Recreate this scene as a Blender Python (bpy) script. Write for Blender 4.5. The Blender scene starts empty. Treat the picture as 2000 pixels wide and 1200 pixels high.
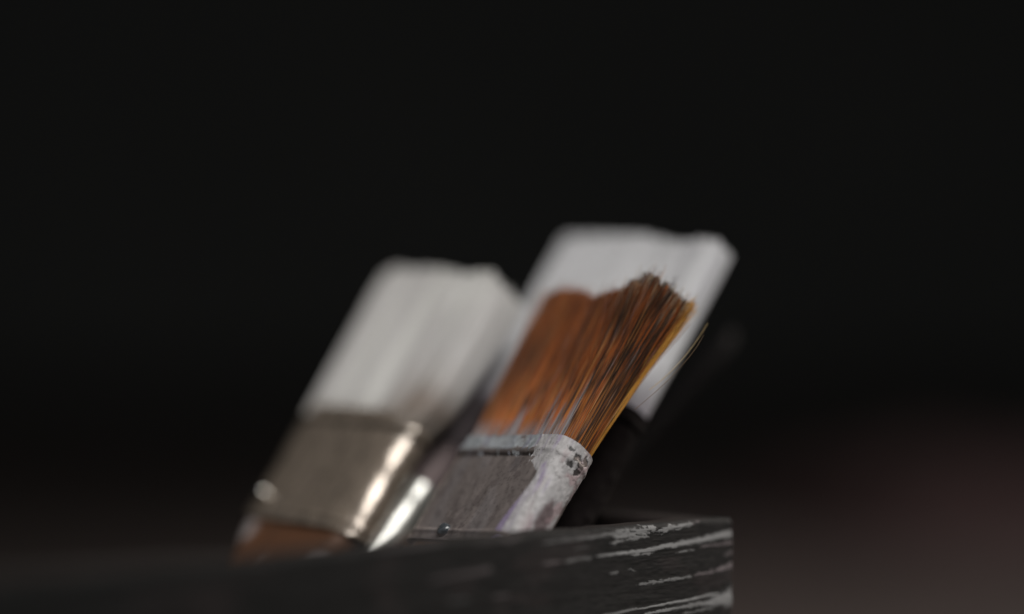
import bpy, math, random
import numpy as np
from mathutils import Matrix, Vector

S = bpy.context.scene
COL = S.collection
rng = np.random.default_rng(7)

# ------------------------------------------------------------------ camera, world, lamps
TABLE_TO_LENS = 0.17                     # the lens sits 17 cm above the table
FPX = 4929.0                             # focal length in pixels of the 2000 px wide frame
cam_d = bpy.data.cameras.new('camera')
cam = bpy.data.objects.new('camera', cam_d); COL.objects.link(cam)
cam.location = (0, 0, TABLE_TO_LENS)
cam.rotation_euler = (math.radians(90), 0, 0)
cam_d.sensor_width = 36.0
cam_d.lens = FPX * 36 / 2000
cam_d.clip_start = 0.02; cam_d.clip_end = 60
cam_d.dof.use_dof = True
cam_d.dof.focus_distance = 0.6015
cam_d.dof.aperture_fstop = 1.7
S.camera = cam

world = bpy.data.worlds.new('World'); S.world = world
world.use_nodes = True
bgn = world.node_tree.nodes['Background']
bgn.inputs[0].default_value = (0.9, 0.95, 1.0, 1)
bgn.inputs[1].default_value = 0.026
S.view_settings.view_transform = 'Standard'
S.view_settings.look = 'None'
S.view_settings.exposure = 0
S.view_settings.gamma = 1

def area(name, loc, target, sx, sy, power, color):
    d = bpy.data.lights.new(name, 'AREA'); d.shape = 'RECTANGLE'
    d.size = sx; d.size_y = sy; d.energy = power; d.color = color
    o = bpy.data.objects.new(name, d); COL.objects.link(o)
    o.location = loc
    o.rotation_euler = (Vector(target) - Vector(loc)).to_track_quat('-Z', 'Y').to_euler()
    return o

HERE = (0.0, 0.63, 0.14)
area('window_light', (0.26, 0.03, 0.98), HERE, 1.0, 0.5, 13.0, (1.0, 0.985, 0.95))
area('side_light', (0.62, 1.02, 0.42), HERE, 0.22, 0.3, 3.2, (1.0, 0.93, 0.84))
def spot(name, loc, target, power, angle, blend, color, radius):
    d = bpy.data.lights.new(name, 'SPOT'); d.energy = power; d.spot_size = math.radians(angle)
    d.spot_blend = blend; d.color = color; d.shadow_soft_size = radius
    o = bpy.data.objects.new(name, d); COL.objects.link(o); o.location = loc
    o.rotation_euler = (Vector(target) - Vector(loc)).to_track_quat('-Z', 'Y').to_euler()
spot('table_light', (1.0, 1.5, 1.1), (0.50, 1.45, 0.0), 39.0, 64, 1.0, (1.0, 0.93, 0.92), 0.08)

# ------------------------------------------------------------------ helpers
U = np.array([.735, .678, 0.]); U /= np.linalg.norm(U)     # along the crate front, to the right and away
Wv = np.array([-U[1], U[0], 0.])                            # across the crate, to the left and away
CAM = np.array([0, 0, TABLE_TO_LENS])
CORNER = np.array([.0546, .62, TABLE_TO_LENS - .0514])      # right front top corner of the crate

def ray(px, py):
    return np.array([(px - 1000) / FPX, 1.0, (600 - py) / FPX])
def on_plane(px, py, p0, n):
    r = ray(px, py)
    return CAM + r * (np.dot(np.asarray(p0) - CAM, n) / np.dot(r, n))

def _hash(ix, iy, iz, seed):
    h = (ix * 374761393 + iy * 668265263 + iz * 2147483647 + seed * 974711) & 0xffffffff
    h = ((h ^ (h >> 13)) * 1274126177) & 0xffffffff
    h = ((h ^ (h >> 16)) * 2246822519) & 0xffffffff
    return ((h ^ (h >> 15)) & 0xffff) / 65535.0
def vnoise(x, y, z=0.0, seed=0):
    x, y, z = np.broadcast_arrays(np.asarray(x, float), np.asarray(y, float), np.asarray(z, float))
    xi, yi, zi = np.floor(x).astype(np.int64), np.floor(y).astype(np.int64), np.floor(z).astype(np.int64)
    fx, fy, fz = x - xi, y - yi, z - zi
    fx, fy, fz = fx*fx*(3-2*fx), fy*fy*(3-2*fy), fz*fz*(3-2*fz)
    out = 0
    for dx in (0, 1):
        for dy in (0, 1):
            for dz in (0, 1):
                wgt = (fx if dx else 1-fx) * (fy if dy else 1-fy) * (fz if dz else 1-fz)
                out = out + wgt * _hash(xi+dx, yi+dy, zi+dz, seed)
    return out
def fbm(x, y, z=0.0, seed=0, octv=4):
    a, t, s = 1.0, 0.0, 0.0
    for k in range(octv):
        t = t + a * vnoise(x * 2**k, y * 2**k, z * 2**k, seed + k); s += a; a *= .5
    return t / s
def sstep(a, b, x):
    t = np.clip((np.asarray(x, float) - a) / (b - a), 0, 1); return t*t*(3-2*t)
def mix(a, b, t):
    return a + (b - a) * t

def link(name, me, mat, parent=None, smooth=True):
    if mat is not None: me.materials.append(mat)
    if smooth: me.polygons.foreach_set('use_smooth', np.ones(len(me.polygons), bool))
    o = bpy.data.objects.new(name, me); COL.objects.link(o)
    if parent is not None: o.parent = parent
    return o
def mesh(name, verts, quads, colors=None, extra=None):
    me = bpy.data.meshes.new(name)
    verts = np.asarray(verts, np.float32).reshape(-1, 3)
    quads = np.asarray(quads, np.int32)
    k = quads.shape[1]
    loops = quads.ravel(); tot = np.full(len(quads), k, np.int32)
    if extra:                                    # n-gon caps
        for f in extra:
            loops = np.concatenate([loops, np.asarray(f, np.int32)]); tot = np.append(tot, len(f))
    me.vertices.add(len(verts)); me.vertices.foreach_set('co', verts.ravel())
    me.loops.add(len(loops)); me.loops.foreach_set('vertex_index', loops.astype(np.int32))
    me.polygons.add(len(tot))
    start = np.concatenate([[0], np.cumsum(tot)[:-1]]).astype(np.int32)
    me.polygons.foreach_set('loop_start', start)
    me.update(calc_edges=True); me.validate()
    if colors is not None:
        c = np.ones((len(verts), 4), np.float32); c[:, :3] = np.asarray(colors, np.float32).reshape(-1, 3)
        at = me.color_attributes.new('tint', 'FLOAT_COLOR', 'POINT'); at.data.foreach_set('color', c.ravel())
    return me
def grid_quads(nr, nc, wrap):
    """rows x cols of vertices; wrap closes the columns"""
    r = np.arange(nr - 1)[:, None]; c = np.arange(nc if wrap else nc - 1)[None, :]
    c2 = (c + 1) % nc
    return np.stack([r*nc + c, r*nc + c2, (r+1)*nc + c2, (r+1)*nc + c], -1).reshape(-1, 4)
def stadium(wd, th, rad, n):
    """closed outline in (x, z), even by arc length, starts mid front (z = +th/2), runs to the right (+x); with normals"""
    hx, hz = wd/2 - rad, th/2 - rad
    segs = []
    q = math.pi/2*rad
    lens = [hx, q, 2*hz, q, 2*hx, q, 2*hz, q, hx]
    tot = sum(lens)
    s = np.linspace(0, tot, n, endpoint=False)
    P = np.zeros((n, 2)); N = np.zeros((n, 2))
    for i, t in enumerate(s):
        k = 0
        while t > lens[k] and k < 8: t -= lens[k]; k += 1
        f = t/rad if rad else 0
        if k == 0: p, nn = (t, th/2), (0, 1)
        elif k == 1: p, nn = (hx + rad*math.sin(f), hz + rad*math.cos(f)), (math.sin(f), math.cos(f))
        elif k == 2: p, nn = (wd/2, hz - t), (1, 0)
        elif k == 3: p, nn = (hx + rad*math.cos(f), -hz - rad*math.sin(f)), (math.cos(f), -math.sin(f))
        elif k == 4: p, nn = (hx - t, -th/2), (0, -1)
        elif k == 5: p, nn = (-hx - rad*math.sin(f), -hz - rad*math.cos(f)), (-math.sin(f), -math.cos(f))
        elif k == 6: p, nn = (-wd/2, -hz + t), (-1, 0)
        elif k == 7: p, nn = (-hx - rad*math.cos(f), hz + rad*math.sin(f)), (-math.cos(f), math.sin(f))
        else: p, nn = (-hx + t, th/2), (0, 1)
        P[i] = p; N[i] = nn
    return P, N

# ------------------------------------------------------------------ materials
def new_mat(name):
    m = bpy.data.materials.new(name); m.use_nodes = True
    nt = m.node_tree; b = nt.nodes['Principled BSDF']
    return m, nt, b
def tint_mat(name, rough, metal=0.0, spec=0.5, bump=0.0, bscale=(900, 900, 900), transl=0.0, rough_var=0.0):
    m, nt, b = new_mat(name)
    a = nt.nodes.new('ShaderNodeAttribute'); a.attribute_name = 'tint'
    nt.links.new(a.outputs['Color'], b.inputs['Base Color'])
    b.inputs['Roughness'].default_value = rough; b.inputs['Metallic'].default_value = metal
    b.inputs['Specular IOR Level'].default_value = spec
    tc = nt.nodes.new('ShaderNodeTexCoord'); mp = nt.nodes.new('ShaderNodeMapping')
    mp.inputs['Scale'].default_value = bscale
    nt.links.new(tc.outputs['Object'], mp.inputs['Vector'])
    nz = nt.nodes.new('ShaderNodeTexNoise'); nz.inputs['Scale'].default_value = 1.0; nz.inputs['Detail'].default_value = 5
    nt.links.new(mp.outputs['Vector'], nz.inputs['Vector'])
    if bump:
        bp = nt.nodes.new('ShaderNodeBump'); bp.inputs['Strength'].default_value = bump; bp.inputs['Distance'].default_value = 0.0004
        nt.links.new(nz.outputs['Fac'], bp.inputs['Height']); nt.links.new(bp.outputs['Normal'], b.inputs['Normal'])
    if rough_var:
        mr = nt.nodes.new('ShaderNodeMapRange')
        mr.inputs['From Min'].default_value = .3; mr.inputs['From Max'].default_value = .7
        mr.inputs['To Min'].default_value = rough - rough_var; mr.inputs['To Max'].default_value = rough + rough_var
        nt.links.new(nz.outputs['Fac'], mr.inputs['Value']); nt.links.new(mr.outputs['Result'], b.inputs['Roughness'])
    if transl:
        tr = nt.nodes.new('ShaderNodeBsdfTranslucent'); ms = nt.nodes.new('ShaderNodeMixShader')
        ms.inputs[0].default_value = transl
        nt.links.new(a.outputs['Color'], tr.inputs['Color'])
        nt.links.new(b.outputs[0], ms.inputs[1]); nt.links.new(tr.outputs[0], ms.inputs[2])
        nt.links.new(ms.outputs[0], nt.nodes['Material Output'].inputs['Surface'])
    return m
def flat_noise_mat(name, c1, c2, scale, rough, spec=.3, bump=.2):
    m, nt, b = new_mat(name)
    tc = nt.nodes.new('ShaderNodeTexCoord'); mp = nt.nodes.new('ShaderNodeMapping'); mp.inputs['Scale'].default_value = scale
    nt.links.new(tc.outputs['Object'], mp.inputs['Vector'])
    nz = nt.nodes.new('ShaderNodeTexNoise'); nz.inputs['Scale'].default_value = 1; nz.inputs['Detail'].default_value = 6
    nt.links.new(mp.outputs['Vector'], nz.inputs['Vector'])
    cr = nt.nodes.new('ShaderNodeValToRGB')
    cr.color_ramp.elements[0].color = (*c1, 1); cr.color_ramp.elements[1].color = (*c2, 1)
    cr.color_ramp.elements[0].position = .3; cr.color_ramp.elements[1].position = .7
    nt.links.new(nz.outputs['Fac'], cr.inputs['Fac']); nt.links.new(cr.outputs['Color'], b.inputs['Base Color'])
    b.inputs['Roughness'].default_value = rough; b.inputs['Specular IOR Level'].default_value = spec
    bp = nt.nodes.new('ShaderNodeBump'); bp.inputs['Strength'].default_value = bump; bp.inputs['Distance'].default_value = .001
    nt.links.new(nz.outputs['Fac'], bp.inputs['Height']); nt.links.new(bp.outputs['Normal'], b.inputs['Normal'])
    return m

M_hair = tint_mat('brown_bristle', .45, spec=.3, transl=.16)
M_white = tint_mat('painted_bristle', .62, spec=.25, bump=.5, bscale=(1400, 60, 1400))
M_metal = tint_mat('ferrule_metal', .36, metal=.6, bump=.07, bscale=(500, 260, 500), rough_var=.1)
M_bright = tint_mat('bright_metal', .27, metal=.6, bump=.12, bscale=(500, 260, 500), rough_var=.07)
M_bright.node_tree.nodes['Principled BSDF'].inputs['Coat Weight'].default_value = 1.0
M_bright.node_tree.nodes['Principled BSDF'].inputs['Coat Roughness'].default_value = .29
M_bright.node_tree.nodes['Principled BSDF'].inputs['Coat IOR'].default_value = 2.1
M_paint = tint_mat('dried_paint', .5, spec=.35, bump=.5, bscale=(900, 400, 900))
M_black = tint_mat('dark_ferrule', .75, spec=.04, bump=.3, bscale=(900, 400, 900))  # near black tone for the wide brush's ferrule
M_wood = tint_mat('handle_wood', .5, spec=.4, bump=.35, bscale=(900, 60, 900))
M_board = tint_mat('painted_board', .66, spec=.08, bump=.3, bscale=(120, 900, 1300))
M_nail = flat_noise_mat('nail_steel', (.03, .035, .04), (.09, .1, .11), (900, 900, 900), .2, .9)
M_pin = flat_noise_mat('bright_pin', (.5, .48, .45), (.6, .58, .55), (300, 300, 300), .18, .8, .05)
M_pin.node_tree.nodes['Principled BSDF'].inputs['Metallic'].default_value = 1
M_table = flat_noise_mat('table_wood', (.036, .028, .0255), (.053, .042, .038), (3, 14, 3), .6, .2)
M_wall = flat_noise_mat('dark_wall', (.085, .086, .083), (.10, .10, .096), (2, 2, 2), .95, .05)
M_red = flat_noise_mat('red_cloth', (.028, .017, .0165), (.038, .023, .022), (30, 30, 30), .9, .1)
M_stick = flat_noise_mat('dark_stick', (.004, .0035, .0038), (.008, .0065, .007), (300, 300, 40), .7, .05)

# ------------------------------------------------------------------ setting
def plane_strip(name, x0, x1, pts, mat):
    v = []
    for (y, z) in pts: v += [(x0, y, z), (x1, y, z)]
    q = [(2*i, 2*i+1, 2*i+3, 2*i+2) for i in range(len(pts)-1)]
    o = link(name, mesh(name, v, q), mat, smooth=False); o['kind'] = 'structure'; return o
plane_strip('table_top', -4, 4, [(-1.5, 0), (5, 0)], M_table)
plane_strip('backdrop', -6, 6, [(5.0, -1.0), (5.0, 5.0)], M_wall)

# ------------------------------------------------------------------ crate
def thing(name, label, cat, mw, group=None):
    o = bpy.data.objects.new(name, None); o.empty_display_size = .02; COL.objects.link(o)
    o.matrix_world = mw; o['label'] = label; o['category'] = cat
    if group: o['group'] = group
    return o
RIM = CORNER[2]
crate_m = Matrix(((U[0], Wv[0], 0, CORNER[0]), (U[1], Wv[1], 0, CORNER[1]), (0, 0, 1, 0), (0, 0, 0, 1)))
crate = thing('wooden_crate', 'open black wooden crate with dried white paint scraped along its front, holding the brushes', 'crate', crate_m)
bpy.context.view_layer.update()

FN = -Wv                                                    # the way the crate front faces
def face_xz(px, py):
    p = on_plane(px, py, CORNER, FN) - CORNER
    return float(np.dot(p, U)), float(p[2] + RIM)
# scraped paint on the front: (x0,y0, x1,y1, half thickness at both ends in px, strength, raggedness, tone)
SMEARS = [
    (1062, 1061, 1200, 1042, 2, 5, .55, .7, 0), (1080, 1052, 1180, 1043, 1, 2, .3, .8, 0),
    (1205, 1047, 1278, 1032, 9, 8, .85, 1.25, 0), (1200, 1060, 1262, 1048, 3, 4, .7, 1.3, 0),
    (1284, 1038, 1352, 1023, 7, 5, .85, 1.2, 0), (1340, 1026, 1362, 1019, 3, 2, .6, 1.2, 1),
    (1172, 1087, 1260, 1076, 2.5, 5, .95, .55, 0), (1250, 1077, 1440, 1041, 5, 9, .95, .4, 0),
    (1235, 1085, 1268, 1082, 3, 3, .7, 1.2, 0), (1372, 1069, 1440, 1057, 2, 6, .6, .7, 1),
    (1325, 1079, 1350, 1075, 2, 2, .6, 1.2, 0), (1400, 1046, 1440, 1034, 2, 5, .5, .7, 1),
    (1064, 1101, 1092, 1097, 3, 3, .5, .8, 1), (1110, 1096, 1152, 1091, 3, 3, .5, .8, 0), (1125, 1073, 1142, 1070, 2, 2, .4, .9, 0),
    (1196, 1121, 1204, 1119, 3, 3, .6, .9, 0), (1232, 1112, 1238, 1116, 2, 2, .6, .9, 0),
    (1255, 1142, 1300, 1134, 3, 4, .6, 1.3, 0), (1300, 1134, 1345, 1126, 4, 3, .65, 1.3, 0),
    (1360, 1124, 1392, 1117, 4, 4, .7, 1.1, 1), (1402, 1114, 1440, 1103, 5, 9, .9, .7, 1), (1418, 1084, 1440, 1076, 4, 6, .5, .9, 1),
    (1385, 1178, 1440, 1160, 8, 24, .95, .45, 0), (1240, 1191, 1400, 1161, 2, 4, .9, .5, 0), (1262, 1199, 1400, 1172, 3, 6, .8, .7, 0),
    (1180, 1203, 1242, 1190, 3, 3, .8, .6, 0), (1340, 1198, 1390, 1186, 3, 3, .5, 1.2, 0),
    (845, 1134, 955, 1112, 3, 8, .34, .5, 1), (968, 1166, 992, 1163, 4, 4, .35, .7, 1), (740, 1072, 860, 1060, 2, 5, .2, .6, 1),
    (880, 1176, 910, 1172, 3, 4, .2, .7, 0), (930, 1063, 1010, 1053, 2, 4, .25, .7, 1),
]
def board_colors(x, z):
    """black paint with grain, a paler grey growing to the right end, and the scraped white streaks; returns colour, height"""
    n1 = fbm(x*60, z*900, 0, 3, 4); n2 = fbm(x*500, z*2600, 0, 11, 4)
    base = np.stack([.006 + .008*n1, .006 + .008*n1, .006 + .008*n1], -1)
    end_grey = sstep(-.21, .0, x) * (.35 + .9*(n2 - .35))
    base = base + np.clip(end_grey, 0, 1)[:, None] * np.array([.029, .026, .025])
    dirt = sstep(.55, .75, fbm(x*90, z*260, 0, 40, 4))
    base = base + dirt[:, None] * np.array([.009, .006, .006])
    cov = np.zeros_like(x); tone = np.zeros_like(x)
    ragged = fbm(x*700, z*2600, 0, 21, 5) - .5; fine = fbm(x*2600, z*5200, 0, 31, 3) - .5
    for (ax, ay, bx, by, ha, hb, st, rg, tn) in SMEARS:
        x0, z0 = face_xz(ax, ay); x1, z1 = face_xz(bx, by)
        _, zt = face_xz(ax, ay - ha); _, zu = face_xz(bx, by - hb)
        t = (x - x0) / (x1 - x0); tc = np.clip(t, 0, 1)
        hw = mix(zt - z0, zu - z1, tc)
        wob = (fbm(x*160, np.full_like(x, ax*.37), 0, 51, 3) - .5) * 1.1
        d = np.abs(z - mix(z0, z1, tc) + wob*hw) / hw
        endd = np.maximum(np.maximum(-t, t - 1), 0) * abs(x1 - x0) / .0015
        c = 1.05 - d - endd + rg*(ragged*2.1 + fine*.8)
        c = sstep(-.1, .75, c) * st
        tone = np.where(c > cov, tn, tone); cov = np.maximum(cov, c)
    white = np.array([.265, .26, .26]); pink = np.array([.20, .17, .175])
    wc = np.where(tone[:, None] > .5, pink, white) * (.82 + .36*n2)[:, None]
    return mix(base, wc, cov[:, None]), cov, n1, n2

def make_front_board():
    L, H, T, r = .300, RIM, .0075, .0013
    xs = np.concatenate([np.linspace(-L, -.14, 90)[:-1], np.linspace(-.14, -.0005, 760), [-.0002, 0]])
    zf = np.concatenate([np.linspace(.004, H-.032, 8)[:-1], np.linspace(H-.032, H-r, 190)])
    prof = [(0.0, z) for z in zf]
    for k in range(1, 6):
        a = math.pi/2*k/5; prof.append((r - r*math.cos(a), H - r + r*math.sin(a)))
    for y in np.linspace(r, T-r, 10)[1:]: prof.append((y, H))
    for k in range(1, 4):
        a = math.pi/2*k/3; prof.append((T-r + r*math.sin(a), H - r + r*math.cos(a)))
    prof += [(T, .06), (T, .004)]
    prof = np.array(prof); nr = len(prof)
    X = np.repeat(xs[:, None], nr, 1).ravel(); Y = np.tile(prof[:, 0], len(xs)); Z = np.tile(prof[:, 1], len(xs))
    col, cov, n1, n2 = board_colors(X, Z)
    front = sstep(.003, .0, Y)
    # worn, slightly wavy rim and fine relief
    wear = (fbm(X*40, Z*0, 0, 71, 4) - .5)
    top = sstep(H - .004, H, Z)
    Z2 = Z + top * wear * .0011 - top*sstep(.62, .8, fbm(X*150, 0*X, 0, 75, 3))*.0005
    Y2 = Y - front*(cov*.00010 + (n1 - .5)*.00012 + (n2 - .5)*.00008*(1 - cov))
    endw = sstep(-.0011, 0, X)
    X = X - .0006*sstep(.25, .75, fbm(Z*260, Y*200, 0, 83, 4)) * (X > -.004)
    Y2 = Y2 + front*endw**2*.0008
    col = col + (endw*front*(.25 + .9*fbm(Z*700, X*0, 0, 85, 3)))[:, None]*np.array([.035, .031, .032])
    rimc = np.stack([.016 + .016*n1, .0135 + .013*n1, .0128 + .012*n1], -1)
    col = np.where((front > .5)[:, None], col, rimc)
    V = np.stack([X, Y2, Z2], -1)
    Q = grid_quads(len(xs), nr, False)[:, ::-1]
    base = (len(xs)-1)*nr
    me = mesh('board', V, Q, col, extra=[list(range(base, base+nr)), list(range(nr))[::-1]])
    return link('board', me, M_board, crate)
make_front_board()

def plain_board(x0, x1, y0, y1, z0, z1, seed):
    """a board with worn rounded rim, cut fine along its longer side"""
    along_y = (y1 - y0) > (x1 - x0)
    n = 160
    lo, hi, t0, t1 = (y0, y1, x0, x1) if along_y else (x0, x1, y0, y1)
    r = .0014
    prof = [(t0, z0)] + [(t0, z) for z in np.linspace(z0 + .01, z1 - r, 12)]
    prof += [(t0 + r - r*math.cos(math.pi/2*k/4), z1 - r + r*math.sin(math.pi/2*k/4)) for k in range(1, 5)]
    prof += [(t, z1) for t in np.linspace(t0 + r, t1 - r, 8)[1:]]
    prof += [(t1 - r + r*math.sin(math.pi/2*k/4), z1 - r + r*math.cos(math.pi/2*k/4)) for k in range(1, 5)]
    prof += [(t1, z0)]
    prof = np.array(prof); nr = len(prof); s = np.linspace(lo, hi, n)
    A = np.repeat(s[:, None], nr, 1).ravel(); T_ = np.tile(prof[:, 0], n); Z = np.tile(prof[:, 1], n)
    top = sstep(z1 - .004, z1, Z)
    Z = Z + top*(fbm(A*45, T_*60, 0, seed, 4) - .5)*.0011
    n1 = fbm(A*60, T_*700, Z*700, seed+9, 4)
    col = np.stack([.018 + .017*n1, .015 + .013*n1, .0145 + .012*n1], -1)
    V = np.stack([T_, A, Z] if along_y else [A, T_, Z], -1)
    Q = grid_quads(n, nr, False); Q = np.concatenate([Q, np.stack([np.arange(n-1)*nr+nr-1, np.arange(n-1)*nr, np.arange(1, n)*nr, np.arange(1, n)*nr+nr-1], -1)])
    if not along_y: Q = Q[:, ::-1]
    base = (n-1)*nr
    me = mesh('board', V, Q, col, extra=[list(range(base, base+nr)), list(range(nr))[::-1]])
    return link('board', me, M_board, crate)
plain_board(-.0130, -.0003, .0079, .135, .004, RIM - .0004, 5)        # right end
plain_board(-.300, -.287, .0079, .135, .004, RIM - .0006, 15)         # left end
plain_board(-.300, -.0003, .1353, .1433, .004, RIM - .034, 25)       # the lower back
def bottom():
    n = 24
    g = np.linspace(0, 1, n); X, Y = np.meshgrid(mix(-.2868, -.0134, g), mix(.0079, .1348, g), indexing='ij')
    X, Y = X.ravel(), Y.ravel(); col = np.full((len(X), 3), .03) + .01*fbm(X*60, Y*400, 0, 3)[:, None]
    top = np.stack([X, Y, np.full_like(X, .009)], -1); Q = grid_quads(n, n, False)
    low = top.copy(); low[:, 2] = .004
    V = np.concatenate([top, low]); m = n*n
    rim = [i for i in range(n)] + [i*n + n-1 for i in range(1, n)] + [(n-1)*n + i for i in range(n-2, -1, -1)] + [i*n for i in range(n-2, 0, -1)]
    side = [(rim[k], rim[(k+1) % len(rim)], rim[(k+1) % len(rim)]+m, rim[k]+m) for k in range(len(rim))]
    Q2 = np.concatenate([Q, Q[:, ::-1] + m, np.array(side)])
    link('board', mesh('board', V, Q2, np.concatenate([col, col])), M_board, crate)
bottom()

# ------------------------------------------------------------------ brushes
def rod(r):
    r = np.array(r, float); t = np.linalg.norm(r)
    if t < 1e-9: return np.eye(3)
    k = r/t; K = np.array([[0, -k[2], k[1]], [k[2], 0, -k[0]], [-k[1], k[0], 0]])
    return np.eye(3) + math.sin(t)*K + (1 - math.cos(t))*K@K
PHI = math.radians(38)
mm = .001

def tube_y(P, N, ys, off):
    """loft: outline (n,2) with normals, offset off (rows, n) along the normal"""
    n = len(P)
    X = P[None, :, 0] + N[None, :, 0]*off; Z = P[None, :, 1] + N[None, :, 1]*off
    Y = np.repeat(np.asarray(ys)[:, None], n, 1)
    return np.stack([X, Y, Z], -1)

class Brush:
    def __init__(s, label, P, r, W, T, FL, group):
        R = rod(r)
        d = R @ (math.cos(PHI)*np.array([0, 0, 1.]) + math.sin(PHI)*U); w = R @ Wv; n = np.cross(d, w)
        P = np.array(P) + CAM
        s.W, s.T, s.FL = W*mm, T*mm, FL*mm
        s.d, s.w, s.n, s.P = d, w, n, P
        top = P + w*s.W/2 - n*s.T/2
        under = top - d*s.FL
        s.HL = (under[2] - .0145) / d[2] - .25*s.T       # the handle ends on the crate floor
        s.y0 = s.FL + s.HL                               # local y of the ferrule top
        base = top - d*s.y0
        x = -w
        m = Matrix(((x[0], d[0], n[0], base[0]), (x[1], d[1], n[1], base[1]), (x[2], d[2], n[2], base[2]), (0, 0, 0, 1)))
        s.root = thing('paintbrush', label, 'paintbrush', m, group)
        bpy.context.view_layer.update()
        s.rad = min(.0048, s.T*.44)
    def local(s, px, py, lift=0.0):
        """point of the front face under a pixel, in local x, y"""
        p = on_plane(px, py, s.P, s.n) - s.P
        return float(s.W/2 - np.dot(p, s.w)), float(np.dot(p, s.d) + s.y0)
    def ferrule(s, seed, tone, dent=.00012, grooves=(5.5,), bend=1, mat=None, edge_paint=None, smear=False):
        n, ny = 220, 150
        P, N = stadium(s.W, s.T, s.rad, n)
        if bend != 1:                                    # a longer, flatter bend at the two narrow sides
            hx = s.W/2 - s.rad*bend
            c = s.W/2 - s.rad
            P[:, 0] = np.sign(P[:, 0])*np.where(np.abs(P[:, 0]) > c, hx + (np.abs(P[:, 0]) - c)*bend, np.abs(P[:, 0])*hx/c)
            N[:, 1] *= bend; N /= np.linalg.norm(N, axis=1)[:, None]
        t = np.linspace(-s.FL, 0, ny); t2 = t[:, None]; off = np.zeros((ny, n))
        for g in grooves:
            off += -(.00055*np.exp(-((t + g*mm)/(.00042))**2))[:, None]
            off += (.00035*np.exp(-((t + (g-1.5)*mm)/(.0009))**2))[:, None]
        off += (.0004*np.exp(-((t + s.FL - 2.6*mm)/.0006)**2))[:, None]
        ang = np.arange(n)/n*2*math.pi
        nx, nz = np.cos(ang)*9, np.sin(ang)*9
        big = fbm(nx[None, :]*.5 + 50, t[:, None]*160, nz[None, :]*.5 + 50, seed, 4) - .5
        off += big*dent*5 + (fbm(nx[None, :]*3 + 9, t[:, None]*900, nz[None, :]*3 + 9, seed+5, 3) - .5)*dent*.5
        V = tube_y(P, N, t + s.y0, off)
        inn = tube_y(P, N, np.array([0, -.004]) + s.y0, np.array([[-.0006]*n, [-.0006]*n]))
        A = np.concatenate([V, inn]).reshape(-1, 3)
        Q = grid_quads(ny + 2, n, True)
        g = fbm(nx[None, :] + 3, t[:, None]*300, nz[None, :] + 3, seed+20, 5)
        spk = sstep(.58, .72, fbm(nx[None, :]*5, t[:, None]*1500, nz[None, :]*5, seed+30, 3))
        c = np.array(tone)[None, None, :]*(.72 + .55*g)[..., None]
        c = c*(1 - .35*spk)[..., None]
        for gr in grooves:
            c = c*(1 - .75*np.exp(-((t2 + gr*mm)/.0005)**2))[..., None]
        if smear:                                        # thin rubbed paint on the face
            xx = P[:, 0][None, :]/mm
            m1 = sstep(.5, .72, fbm(xx*.16 + 20, t2/mm*.045 + xx*.03, 0, seed+40, 5))*.30
            m2 = sstep(.60, .70, fbm(xx*.7 + 20, t2/mm*.10, 0, seed+50, 5))*sstep(-.013, -.004, t2)*.55
            m3 = sstep(.57, .66, fbm(xx*.5 + 50, t2/mm*.35, 0, seed+60, 5))*.35
            c = mix(c, np.array([.44, .41, .43]), np.clip(m1 + m2, 0, .8)[..., None])
            c = mix(c, np.array([.15, .12, .12]), m3[..., None])
        if edge_paint is not None:                       # paint run down from the bristles at the far left edge
            k = sstep(-.30*s.W, -.42*s.W, P[:, 0])[None, :]*sstep(-.022, -.012, t2 + .006*(g - .5))
            c = mix(c, np.array(edge_paint), k[..., None])
        C = np.concatenate([c, np.full((2, n, 3), .05)]).reshape(-1, 3)
        s.fer = link('ferrule', mesh('ferrule', A, Q, C), mat or M_metal, s.root)
        return s.fer
    def nail(s, px, py, rad, h, squash=1.0, mat=None):
        lx, ly = s.local(px, py)
        rings, k = [], 14
        for (rr, hh) in ((1.0, -.3), (1.0, .35), (.86, .75), (.5, .97), (.12, 1.0)):
            for i in range(k):
                a = 2*math.pi*i/k; q = 1 + .06*math.sin(3*a + px)
                rings.append((lx + rad*rr*q*math.cos(a), ly + rad*rr*q*squash*math.sin(a), s.T/2 + h*hh))
        me = mesh('nail', rings, grid_quads(5, k, True), extra=[list(range(4*k, 5*k))])
        link('nail', me, mat or M_nail, s.fer)
    def handle(s, seed, col_hi, col_lo, paint=.3):
        ny, n = 60, 72
        t = np.linspace(0, 1, ny)                         # 0 at the ferrule
        wd = s.W*mix(.93, .36, sstep(-.05, .38, t)) * (1 + .12*np.sin(t*5)*t)
        th = s.T*mix(.84, .62, sstep(0, .7, t))
        rows = []
        for i in range(ny):
            e = math.sqrt(max(0, 1 - max(0, (t[i] - .93)/.07)**2)) if t[i] > .93 else 1
            w_, t_ = max(wd[i]*e, .001), max(th[i]*e, .001)
            P, N = stadium(w_, t_, min(w_, t_)*.46, n)
            rows.append(np.stack([P[:, 0], np.full(n, s.HL*(1 - t[i]) + (.006 if i == 0 else 0)), P[:, 1]], -1))
        V = np.array(rows).reshape(-1, 3)
        g = fbm(V[:, 0]*500, V[:, 1]*25, V[:, 2]*500, seed, 5)
        pt = sstep(.56, .66, fbm(V[:, 0]*120, V[:, 1]*60, V[:, 2]*120, seed+3, 4) + (paint - .3))
        C = mix(np.array(col_lo), np.array(col_hi), g[:, None])
        C = mix(C, np.array([.42, .38, .38]), pt[:, None]*.8)
        link('handle', mesh('handle', V, grid_quads(ny, n, True)[:, ::-1], C, extra=[list(range((ny-1)*n, ny*n))]), M_wood, s.root)

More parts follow.
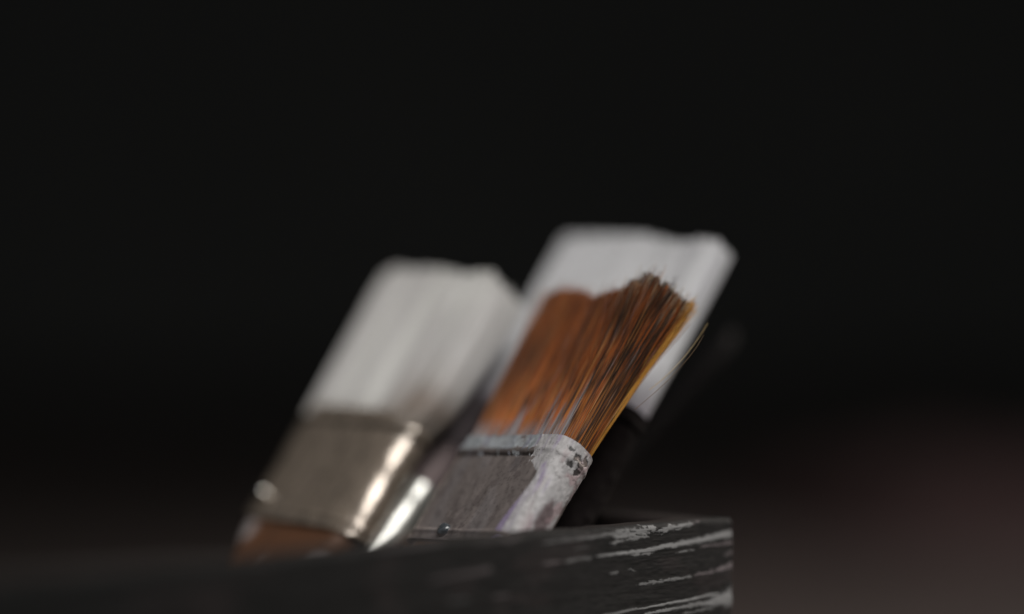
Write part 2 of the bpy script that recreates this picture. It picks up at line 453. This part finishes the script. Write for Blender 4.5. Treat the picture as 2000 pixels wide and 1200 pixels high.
    def core(s, shape, color, mat, fill=.86, top=.88):
        """dense heart of the bristles"""
        ny, n = 26, 96
        P, N = stadium(s.W - .0016, s.T - .0016, s.rad*.9, n)
        out = []
        for t in np.linspace(0, 1, ny):
            x, z = P[:, 0]*fill, P[:, 1]*fill
            X, Y, Z = shape(x, z, np.full(n, t*top))
            out.append(np.stack([X, Y, Z], -1))
        V = np.array(out).reshape(-1, 3)
        C = np.tile(np.array(color), (len(V), 1))*(.8 + .4*fbm(V[:, 0]*900, V[:, 1]*40, V[:, 2]*900, 4, 3))[:, None]
        return V, grid_quads(ny, n, True)[:, ::-1], C, [list(range((ny-1)*n, ny*n))[::-1]]

def strands(pts, rad, cols):
    """pts (N,R,3) centre lines, rad (N,R), cols (N,R,3) -> three-sided threads"""
    N_, R_, _ = pts.shape
    a0 = rng.uniform(0, 6.28, N_)
    V = np.zeros((N_, R_, 3, 3))
    for k in range(3):
        a = a0 + k*2*math.pi/3
        V[:, :, k, :] = pts + np.stack([np.cos(a), 0*a, np.sin(a)], -1)[:, None, :]*rad[..., None]
    C = np.repeat(cols[:, :, None, :], 3, 2)
    i = np.arange(N_)[:, None, None]*R_*3; r = np.arange(R_-1)[None, :, None]*3; k = np.arange(3)[None, None, :]
    k2 = (k+1) % 3
    Q = np.stack([i+r+k, i+r+3+k, i+r+3+k2, i+r+k2], -1).reshape(-1, 4)
    return V.reshape(-1, 3), Q, C.reshape(-1, 3)
def join(parts):
    V, Q, C, E, o = [], [], [], [], 0
    for (v, q, c, e) in parts:
        V.append(v); Q.append(q + o); C.append(c); E += [[i + o for i in f] for f in e]; o += len(v)
    return np.concatenate(V), np.concatenate(Q), np.concatenate(C), E
def roots(n, W, T, rad):
    x = rng.uniform(-.5, .5, n*2)*W; z = rng.uniform(-.5, .5, n*2)*T
    # more of them near the outside, where they are seen
    push = rng.random(n*2) < .55
    side = rng.integers(0, 3, n*2)
    z = np.where(push & (side == 0), T*(.5 - .06*rng.random(n*2)), z)
    x = np.where(push & (side == 1), W*(.5 - .02*rng.random(n*2)), x)
    z = np.where(push & (side == 2), T*(.5 - .2*rng.random(n*2)**2), z)
    hx, hz = W/2 - rad, T/2 - rad
    dx = np.maximum(np.abs(x) - hx, 0); dz = np.maximum(np.abs(z) - hz, 0); d = np.hypot(dx, dz)
    k = np.where(d > rad, rad/np.maximum(d, 1e-9), 1)
    x = np.sign(x)*(np.minimum(np.abs(x), hx) + dx*k); z = np.sign(z)*(np.minimum(np.abs(z), hz) + dz*k)
    return x[:n], z[:n]

GROUP = 'flat paintbrushes leaning in the crate'

# ---- the brown brush in focus
B = Brush('brown bristled flat paintbrush in front, its grey ferrule crusted with white and lilac paint', (.0136, .597, -.0303), (-.048, -.021, -.062), 42.2, 11.4, 31, GROUP)
B.ferrule(101, (.36, .305, .290), smear=True)
B.nail(868, 1036, .0019, .0013, 1.0)
B.handle(7, (.30, .15, .07), (.16, .07, .03), .34)
def brown_bristles(b):
    W, T = b.W - .0014, b.T - .0014
    Lb = 47.5*mm
    def length(u_, v_):                     # u_ -1 left .. 1 right, v_ -1 back .. 1 front
        l = 1.0 - .075*np.exp(-((u_ - .12)/.42)**2) + .03*sstep(.55, .95, u_) - .03*sstep(-.72, -1.0, u_)
        return Lb*(l - .02*(1 - v_)*.5)
    def shape(x, z, t, Lx=None):
        u_ = x/(W/2); v_ = z/(T/2)
        L_ = length(u_, v_) if Lx is None else Lx
        fl = t**1.15
        X = x*(1 + .085*fl) + .0018*fl*sstep(.2, 1, u_)
        Z = z*(1 + .25*fl) - .0008*fl
        # the tip of the near corner curls outwards a little
        Z = Z + .0010*sstep(.6, 1, t)*sstep(.5, 1, u_)*v_
        # worn brush: the near half splays sideways and forwards
        sp = .0095*sstep(-.5, 1, u_)*t**1.15
        return X + (.45 - .25*v_)*sp, b.y0 - .0035 + t*(L_ + .0035) - .427*sp, Z + .467*sp
    parts = [b.core(lambda x, z, t: shape(x, z, t), (.075, .026, .01), M_hair, .9, .86)]
    # threads
    n, R_ = 12500, 11
    x, z = roots(n, W, T, b.rad*.92)
    u_ = x/(W/2); v_ = z/(T/2)
    nc = 300
    cx, cz = roots(nc, W, T, b.rad*.9)
    dist = ((x[:, None] - cx)/1.0)**2 + ((z[:, None] - cz)*1.5)**2
    cl = np.argmin(dist, 1)
    clump_len = rng.normal(0, .013, nc) + np.minimum(rng.normal(0, .03, nc), .022)*sstep(.2, .8, cx/(W/2)); clump_dark = rng.random(nc); clump_paint = rng.random(nc)
    cshift = rng.normal(0, .00042, (nc, 2))
    Lx = length(u_, v_)*(1 + clump_len[cl] - np.abs(rng.normal(0, .017, n)) + (rng.random(n) < .035)*rng.uniform(0, .085, n))
    t = np.linspace(0, 1, R_)[None, :]
    X, Y, Z = shape(x[:, None], z[:, None], t, Lx[:, None])
    pull = (rng.uniform(.15, .55, n)*mix(.5, 1.15, sstep(-.2, .7, u_)))[:, None]*t**1.7
    tipx, tipz = (cx[cl] + cshift[cl, 0]), (cz[cl] + cshift[cl, 1])
    CX, _, CZ = shape(tipx[:, None], tipz[:, None], t, Lx[:, None])
    X = mix(X, CX, pull); Z = mix(Z, CZ, pull)
    bend = rng.normal(0, 1, (n, 2))*np.where(rng.random(n) < .10, .0013, .00040)[:, None]
    X = X + bend[:, :1]*t**2.2; Z = Z + bend[:, 1:]*t**2.2
    wob = rng.normal(0, .00006, (n, 2)); ph = rng.uniform(0, 6.28, n)[:, None]
    X = X + wob[:, :1]*np.sin(t*7 + ph); Z = Z + wob[:, 1:]*np.sin(t*6 + ph)
    pts = np.stack([X, Y, Z], -1)
    rad = rng.uniform(.000045, .000095, n)[:, None]*(1 - .55*t**3)
    # colours: natural brown hair, black and golden hairs, rim light painted in gold, paint near the ferrule
    h = (Y - b.y0)/Lb
    kind = rng.random(n)
    col = np.array([.335, .085, .014])[None, :]*rng.uniform(.65, 1.25, n)[:, None]
    col = np.where((kind < .12)[:, None], np.array([.42, .19, .06])*rng.uniform(.8, 1.2, n)[:, None], col)
    dk = sstep(.2, .8, u_)*.34 + .03 + .08*(u_ > .93)
    darkc = (clump_dark[cl] + rng.normal(0, .22, n) < dk - .06) | (rng.random(n) < .06)
    col = np.where(darkc[:, None], np.array([.035, .017, .010])*rng.uniform(.6, 1.5, n)[:, None], col)
    lit_rim = (u_ > .90) & (v_ < -.48) & (rng.random(n) < .8)  # rim light on the right back edge, put into the hair colour
    col = np.where(lit_rim[:, None], np.array([.85, .43, .085])*rng.uniform(.7, 1.1, n)[:, None], col)
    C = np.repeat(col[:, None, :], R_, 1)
    C = C*((.35 + 1.3*fbm(x[:, None]*260, h*6, z[:, None]*200, 95, 3))*(.45 + 1.1*fbm(x[:, None]*75 + 3, h*2.6, 0*h, 97, 2)))[..., None]
    C = np.where(lit_rim[:, None, None], col[:, None, :], C)
    blot = (~lit_rim)[:, None]*sstep(.52, .66, fbm(x[:, None]*1500, h*16 + 3, z[:, None]*900, 99, 3) + .14*(u_ - .55)[:, None] + .05*(h - .5))
    C = mix(C, np.array([.03, .015, .009]), (blot*.85)[..., None])
    C = mix(C, np.array([.50, .19, .035])*rng.uniform(.6, 1.2, n)[:, None, None], ((rng.random(n) < .22)[:, None]*sstep(.55, .1, h)*.8)[..., None])
    C = C*(1 - .45*sstep(.86, 1.0, t)*(clump_dark[cl] < .4)[:, None])[..., None]
    pale = (u_ > .6) & (rng.random(n) < .16)
    C = mix(C, np.array([.62, .52, .38]), (pale[:, None]*sstep(.86, 1.0, t))[..., None]*.9)
    # paint caught among the roots
    reach = .05 + .25*clump_paint[cl]**2.4*(.45 + .75*sstep(-.3, .2, u_))
    pm = sstep(1.0, .72, h/(reach*rng.uniform(.6, 1.15, n))[:, None])*(rng.random(n) < (.5 + .4*clump_paint[cl]))[:, None]*(u_ < .86)[:, None]
    pcol = np.array([.33, .325, .35])[None, :]*rng.uniform(.55, 1.3, n)[:, None]
    C = mix(C, pcol[:, None, :], pm[..., None]*.92)
    # a broken dark crust line across the hair
    ln = np.exp(-((h - .235 - .03*u_[:, None])/.022)**2)*(clump_paint[cl] > .45)[:, None]*(u_ < .55)[:, None]
    C = mix(C, np.array([.02, .012, .010]), (ln*.8)[..., None])
    flecks = (rng.random((n, R_)) < .015)*(u_ > 0)[:, None]
    C = mix(C, np.array([.30, .29, .31]), flecks[..., None]*.7)
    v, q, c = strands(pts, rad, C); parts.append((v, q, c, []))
    # stray hairs: pixel curves on the face of the brush
    stray = [((1190, 640), (1203, 580), (1218, 528), .4, 0, (.12, .06, .04)),
             ((1268, 762), (1330, 705), (1382, 632), .75, -.0105, (.85, .65, .34)),
             ((1240, 800), (1325, 722), (1374, 655), .6, -.0098, (.30, .20, .12))]
    fr = []
    for (p0, p1, p2, r_, dz, cc) in stray:
        q3 = []
        for tt in np.linspace(0, 1, 14):
            px = (1-tt)**2*p0[0] + 2*tt*(1-tt)*(2*p1[0] - .5*p0[0] - .5*p2[0]) + tt*tt*p2[0]
            py = (1-tt)**2*p0[1] + 2*tt*(1-tt)*(2*p1[1] - .5*p0[1] - .5*p2[1]) + tt*tt*p2[1]
            pp = on_plane(px, py, b.P + b.n*dz, b.n) - b.P
            q3.append((b.W/2 - np.dot(pp, b.w), np.dot(pp, b.d) + b.y0, b.T/2 + np.dot(pp, b.n)))
        fr.append((np.array(q3), r_, cc))
    pts = np.array([f[0] for f in fr]); rad = np.array([[f[1]*.000125*(1 - .5*k/13) for k in range(14)] for f in fr])
    cc = np.array([[f[2]]*14 for f in fr])
    v, q, c = strands(pts, rad, cc); parts.append((v, q, c, []))
    # pale frizz at the near corner of the tip
    m = 90
    fx = rng.uniform(.62, 1.0, m)*W/2; fz = rng.uniform(-1, .6, m)*T/2
    t2 = np.linspace(0, 1, 7)[None, :]
    X0, Y0, Z0 = shape(fx[:, None], fz[:, None], .93 + .07*t2 + rng.uniform(0, .055, m)[:, None]*t2)
    k2 = rng.normal(0, .0011, (m, 3))
    pts = np.stack([X0 + (k2[:, :1] + .0005)*t2**2, Y0 + k2[:, 2:]*.4*t2**2, Z0 + k2[:, 1:2]*t2**2], -1)
    rad = rng.uniform(.00004, .00008, m)[:, None]*(1 - .5*t2)
    cc = np.repeat((np.array([.70, .60, .45])[None, :]*rng.uniform(.4, 1.15, m)[:, None])[:, None, :], 7, 1)
    v, q, c = strands(pts, rad, cc); parts.append((v, q, c, []))
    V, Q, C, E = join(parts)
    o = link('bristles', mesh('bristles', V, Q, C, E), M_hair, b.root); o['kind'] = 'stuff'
    o['label'] = 'coarse brown bristles with grey paint dried in at the roots'
brown_bristles(B)

def paint_crust(b):
    """a skin of dried paint lying on the ferrule: it only shows where it is thick enough to rise above the metal"""
    n, ny = 620, 300
    P, N = stadium(b.W, b.T, b.rad, n)
    t = np.linspace(-b.FL, .0002, ny)[:, None]; y = -t/mm                    # mm below the ferrule top
    arc = np.arange(n)/n
    per = 2*(b.W + b.T) - 8*b.rad + 2*math.pi*b.rad
    s = (arc*per - (b.W/2 - b.rad))/mm                                      # mm past the start of the right hand bend
    s = np.where(arc > .5 + .5*b.T/per, s - per/mm, s)[None, :]
    bend = math.pi/2*b.rad/mm
    nz = fbm(s*.35 + 40, y*.16, 0, 201, 5); nf = fbm(s*1.4 + 40, y*.8, 0, 207, 4); st = fbm(s*1.1 + 40, y*.05, 0, 213, 4)
    # top band all along, the coat at the top of the near corner, and the long streak down the near edge
    band = sstep(5.0, 4.1, y + (nf - .5)*2.6 + (nz - .5)*3.2)*(.55 + .5*nz)*sstep(-42, -36, s)
    coat = sstep(-5.2 , -4.2, s + (nf-.5)*.7)*sstep(9.5, 6.5, y - (s + 5)*.25 + (nz - .5)*3)
    left = -1.0 + 1.2*sstep(6, 12, y) - 3.2*sstep(12, 28, y)
    streak = sstep(left - .5, left + .5, s + (st - .5)*1.6)*sstep(13.5, 11, s)*sstep(.22, .32, nz + .12*sstep(9, 4, s) + .1*sstep(14, 4, y))
    bare = sstep(.55, 1.0, np.exp(-(((s - bend*1.05)/2.2)**2 + ((y - 20.5)/6.0)**2))*1.6*(.6 + .8*nf))
    cov = np.clip(np.maximum(np.maximum(band, coat), streak), 0, 1)
    # pits at the top of the bend
    pit = np.zeros_like(cov)
    for (ps, py_, pr) in ((5.6, 2.2, .5), (8.3, 3.2, .95), (9.0, 4.0, .8), (7.2, 5.6, .7), (9.8, 5.8, .7), (10.3, 2.2, .8)):
        pit = np.maximum(pit, sstep(1.25, .7, np.hypot((s - ps)*.8, (y - py_))/pr + (nf - .5)*2.6 + (nz - .5)*1.5))
    pit = np.maximum(pit, sstep(.74, .84, nf)*coat*.6)
    th = cov*(.16 + .42*nz + .22*(nf - .5))*sstep(.1, .6, cov)
    th = th + np.exp(-((s + 4.9)/.35)**2)*sstep(10, 8, y)*coat*.35          # raised lip along the coat's edge
    th = (th - pit*.16)*mm - .00013 + .00030*np.exp(-((t + 4.0*mm)/(.0009))**2)*cov
    th = np.where((cov < .04), -.0009, th)
    lil = sstep(.43, .66, fbm(s*.55 + 17, y*.06 + s*.04, 0, 223, 4)*.8 + .05 + .26*np.exp(-((s - left - 1.8)/1.9)**2)*sstep(6, 9, y))*(s < 6)
    pk = sstep(.5, .66, fbm(s*.4 + 7, y*.25, 0, 229, 4))*sstep(2, 7, s)
    bl = sstep(-4.6, -6.5, s)
    C = np.array([.375, .36, .365])*(.72 + .55*nf)[..., None]
    C = mix(C, np.array([.255, .20, .325]), (lil*.85)[..., None])
    C = mix(C, np.array([.085, .052, .055]), (np.clip(bare, 0, 1)*.85)[..., None])
    C = mix(C, np.array([.29, .20, .21]), (pk*.7)[..., None])
    C = mix(C, np.array([.22, .245, .265])*(.35 + 1.3*nf)[..., None], (bl*(.45 + .5*nz))[..., None])
    crk = sstep(.022, .006, np.abs(fbm(s*.9 + 60, y*.55, 0, 241, 4) - .5))*sstep(.45, .6, fbm(s*.3 + 5, y*.2, 0, 251, 3))
    C = mix(C, np.array([.10, .09, .09]), (crk*.7)[..., None]); th = th - crk*.00005
    C = mix(C, np.array([.02, .018, .018]), pit[..., None]*.92)
    V = tube_y(P, N, t[:, 0] + b.y0, th)
    Q = grid_quads(ny, n, True)
    keep = (cov > .02).ravel()[Q].any(1)
    Q = Q[keep]; used = np.unique(Q); remap = np.full(ny*n, -1); remap[used] = np.arange(len(used))
    o = link('dried_paint', mesh('dried_paint', V.reshape(-1, 3)[used], remap[Q], C.reshape(-1, 3)[used]), M_paint, b.fer)
    o['label'] = 'crust of dried white, lilac and blue grey paint'
paint_crust(B)

# ---- paint caked white brushes
def white_bristles(b, Lb, length, flare, n, tint_fn, core_col, label, zfl=.06, right_push=0.0, root_push=0.0):
    W, T = b.W - .0010, b.T - .0010
    def shape(x, z, t, Lx=None):
        u_ = x/(W/2); v_ = z/(T/2)
        L_ = Lb*length(u_, v_) if Lx is None else Lx
        f = t**1.4
        return x*(1 + flare*f) + (right_push*np.asarray(t)**.8 + root_push*sstep(.03, .2, t)*(1 - .6*np.asarray(t)))*sstep(0, 1, u_), b.y0 - .003 + t*(L_ + .003), z*(1 + zfl*f - .12*sstep(.8, 1, t))
    parts = [b.core(shape, core_col, M_white, .97, .965)]
    R_ = 7
    x, z = roots(n, W, T, b.rad*.92); u_ = x/(W/2); v_ = z/(T/2)
    nc = 130; cx, cz = roots(nc, W, T, b.rad*.9)
    cl = np.argmin((x[:, None] - cx)**2 + ((z[:, None] - cz)*1.5)**2, 1)
    cl_len = rng.normal(0, .008, nc)
    Lx = Lb*length(u_, v_)*(1 + cl_len[cl] - np.abs(rng.normal(0, .010, n)))
    t = np.linspace(0, 1, R_)[None, :]
    X, Y, Z = shape(x[:, None], z[:, None], t, Lx[:, None])
    CX, _, CZ = shape(cx[cl][:, None], cz[cl][:, None], t, Lx[:, None])
    pull = rng.uniform(.1, .5, n)[:, None]*t**1.6
    X = mix(X, CX, pull) + rng.normal(0, .00012, n)[:, None]*t**2; Z = mix(Z, CZ, pull) + rng.normal(0, .00012, n)[:, None]*t**2
    rad = rng.uniform(.00010, .00024, n)[:, None]*(1 - .5*t**4)
    h = (Y - b.y0)/Lb
    C = tint_fn(u_[:, None], v_[:, None], h)*rng.uniform(.88, 1.08, n)[:, None, None]
    v, q, c = strands(np.stack([X, Y, Z], -1), rad, C); parts.append((v, q, c, []))
    V, Q, C, E = join(parts)
    # the core takes the same paint
    k = len(parts[0][0]); cv = V[:k]
    C[:k] = tint_fn(cv[:, 0]/(W/2), cv[:, 2]/(T/2), (cv[:, 1] - b.y0)/Lb)*.95
    o = link('bristles', mesh('bristles', V, Q, C, E), M_white, b.root); o['kind'] = 'stuff'; o['label'] = label

Lf = Brush('white paint caked flat paintbrush standing alone furthest left, with a bare metal ferrule', (-.0251, .6431, -.027), (.043, -.002, -.012), 47.5, 12.3, 35.5, GROUP)
Lf.ferrule(301, (.42, .335, .265), dent=.00017, grooves=(5.0,), bend=2.2, mat=M_bright)
Lf.nail(512, 962, .0019, .0016, mat=M_pin)
Lf.handle(17, (.17, .072, .034), (.05, .030, .021), .27)
def left_tint(u_, v_, h):
    u_, v_, h = np.broadcast_arrays(u_, v_, h)
    C = np.array([.69, .675, .655])*(.94 + .12*fbm(u_*9 + 30, h*.8 + 5, v_*2 + 9, 61, 4))[..., None]
    st = sstep(.5, .68, fbm(u_*5 + 12, h*.9, 0*u_, 67, 4) + .16*sstep(.1, .8, u_)*sstep(.9, .2, h))
    C = mix(C, np.array([.44, .415, .42]), st[..., None]*.5)
    br = sstep(.35, .0, h + (fbm(u_*8 + 2, h*2, 0*u_, 69, 3) - .5)*.25)*sstep(.2, .8, u_)
    C = mix(C, np.array([.20, .145, .11]), br[..., None]*.85)
    low = sstep(.04, .0, h)
    return mix(C, np.array([.30, .27, .24]), low[..., None]*.6)
white_bristles(Lf, 45.4*mm, lambda u_, v_: 1.0 - .10*sstep(.72, 1.05, np.abs(u_ - .0)*1.0)*np.where(u_ > 0, .9, .5) - .02*u_**2, .0, 3200, left_tint, (.6, .6, .6),
               'bristles stiff with dried white paint', zfl=.26, right_push=.0046, root_push=.0030)

Bk = Brush('widest and tallest paintbrush, caked in white paint, behind the brown bristled one', (.0299, .6301, -.0239), (.01, -.011, -.014), 63.5, 9.6, 44, GROUP)
Bk.ferrule(401, (.013, .010, .010), dent=.00025, grooves=(5.0,), mat=M_black, edge_paint=(.34, .29, .31))
Bk.handle(27, (.30, .14, .06), (.17, .07, .03), .4)
def back_tint(u_, v_, h):
    u_, v_, h = np.broadcast_arrays(u_, v_, h)
    C = np.array([.58, .575, .59])*(.92 + .16*fbm(u_*12 + 30, h*.8 + 5, v_*2 + 9, 81, 4))[..., None]
    st = sstep(.5, .7, fbm(u_*6 + 12, h*.7, 0*u_, 87, 4))
    C = mix(C, np.array([.43, .42, .45]), st[..., None]*.5)
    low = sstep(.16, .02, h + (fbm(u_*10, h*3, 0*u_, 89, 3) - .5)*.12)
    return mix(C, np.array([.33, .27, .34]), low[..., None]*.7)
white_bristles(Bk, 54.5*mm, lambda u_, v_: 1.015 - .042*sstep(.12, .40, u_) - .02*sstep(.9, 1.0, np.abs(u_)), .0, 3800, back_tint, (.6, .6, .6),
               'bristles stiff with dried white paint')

# ---- slim round brush, added to give a bright stripe in the gap
def slim():
    D = .654; ang = math.radians(40)
    top = CAM + ray(826, 954)*D                                   # upper end of the metal
    d = np.array([U[0]*math.sin(ang), U[1]*math.sin(ang), math.cos(ang)]) + .10*np.array([U[0], U[1], 0]); d /= np.linalg.norm(d)
    x = -Wv - d*np.dot(-Wv, d); x /= np.linalg.norm(x); n = np.cross(x, d)
    fl = .030; hl = (top[2] - d[2]*fl - .013)/d[2]
    base = top - d*(fl + hl)
    m = Matrix(((x[0], d[0], n[0], base[0]), (x[1], d[1], n[1], base[1]), (x[2], d[2], n[2], base[2]), (0, 0, 0, 1)))
    root = thing('paintbrush', 'added slim round paintbrush with shiny metal ferrule, lowest of the brushes', 'paintbrush', m, GROUP)
    bpy.context.view_layer.update()
    k = 48; a = np.linspace(0, 2*math.pi, k, endpoint=False)
    def lathe(name, ys, rs, tint, mat, kind=None):
        ys, rs = np.asarray(ys), np.asarray(rs)
        q = rs[:, None]*(1 + .05*(fbm(np.cos(a)[None, :]*2 + 5, ys[:, None]*300, np.sin(a)[None, :]*2 + 5, 77, 3) - .5))
        V = np.stack([q*np.sin(a), np.repeat(ys[:, None], k, 1), q*np.cos(a)], -1).reshape(-1, 3)
        C = np.array(tint)*(.75 + .5*fbm(V[:, 0]*500, V[:, 1]*90, V[:, 2]*500, 78, 4))[:, None]
        nr = len(ys)
        return link(name, mesh(name, V, grid_quads(nr, k, True), C, extra=[list(range((nr-1)*k, nr*k)), list(range(k))[::-1]]), mat, root)
    R = .0047; y1 = hl + fl
    yy = np.linspace(hl, y1, 60)
    rr = R*(1 - .10*(yy - hl)/fl) + .00035*np.exp(-((yy - y1 + .006)/.0007)**2) + .0003*np.exp(-((yy - hl - .003)/.0006)**2)
    lathe('ferrule', yy, rr, (.55, .54, .50), M_bright)
    yh = np.linspace(0, hl + .003, 30)
    lathe('handle', yh, .0036*(.55 + .45*np.sin(np.pi*np.clip(yh/hl*.75 + .1, 0, 1))**.7), (.10, .06, .04), M_wood)
    yb = np.linspace(y1 - .002, y1 + .0150, 16); f = (yb - yb[0])/(yb[-1] - yb[0])
    lathe('bristles', yb, R*.86*(1 + .12*np.sin(f*3)) * np.sqrt(np.clip(1 - f**4, .02, 1)), (.17, .13, .13), M_white)
slim()

# ------------------------------------------------------------------ dark stick behind the wide brush
def stick():
    p_low = np.array([0, 0, 0.])
    D = .675
    p = CAM + ray(1297, 770)*D; ang = math.radians(54)
    d = np.array([U[0]*math.sin(ang), U[1]*math.sin(ang), math.cos(ang)])
    n = np.cross(d, Wv)
    lower = p - d*((p[2] - .062)/d[2]); upper = p + d*.030
    L = np.linalg.norm(upper - lower)
    x = -Wv
    m = Matrix(((x[0], d[0], n[0], lower[0]), (x[1], d[1], n[1], lower[1]), (x[2], d[2], n[2], lower[2]), (0, 0, 0, 1)))
    root = thing('stirring_stick', 'dark thin stick leaning low behind the widest white brush, barely lit', 'stick', m)
    bpy.context.view_layer.update()
    ny, k = 40, 28
    rows = []
    for i, t in enumerate(np.linspace(0, 1, ny)):
        e = math.sqrt(max(.02, 1 - max(0, (t - .93)/.07)**2))
        P, N = stadium(.0045*e, .0042, .0019 if .0045*e > .0045 else .0009, k)
        rows.append(np.stack([P[:, 0] + .0022, np.full(k, t*L), P[:, 1] - .002], -1))
    V = np.array(rows).reshape(-1, 3)
    V[:, 2] += (fbm(V[:, 1]*60, V[:, 0]*60, 0, 5, 3) - .5)*.0005
    link('blade', mesh('blade', V, grid_quads(ny, k, True)[:, ::-1], extra=[list(range((ny-1)*k, ny*k))[::-1], list(range(k))]), M_stick, root)
stick()

# ------------------------------------------------------------------ dull red thing far behind on the table
def cloth():
    n = 50
    g = np.linspace(-1, 1, n); X, Y = np.meshgrid(g, g, indexing='ij')
    r = np.hypot(X, Y)
    h = .055*np.clip(1 - np.maximum(np.abs(X), np.abs(Y))**3, 0, 1)*(.5 + .9*fbm(X*2.5, Y*2.5, 0, 5, 4)) + .002
    V = np.stack([X*.14 + .02*fbm(Y*3, X, 0, 8, 3), Y*.12 + .02*fbm(X*3, Y, 0, 9, 3), h], -1).reshape(-1, 3)
    o = link('folded_cloth', mesh('folded_cloth', V, grid_quads(n, n, False)), M_red)
    o.location = (.325, 1.8, 0); o.rotation_euler = (0, 0, .4)
    o['label'] = 'dull dark red crumpled cloth lying on the table, far behind on the right'; o['category'] = 'cloth'
cloth()
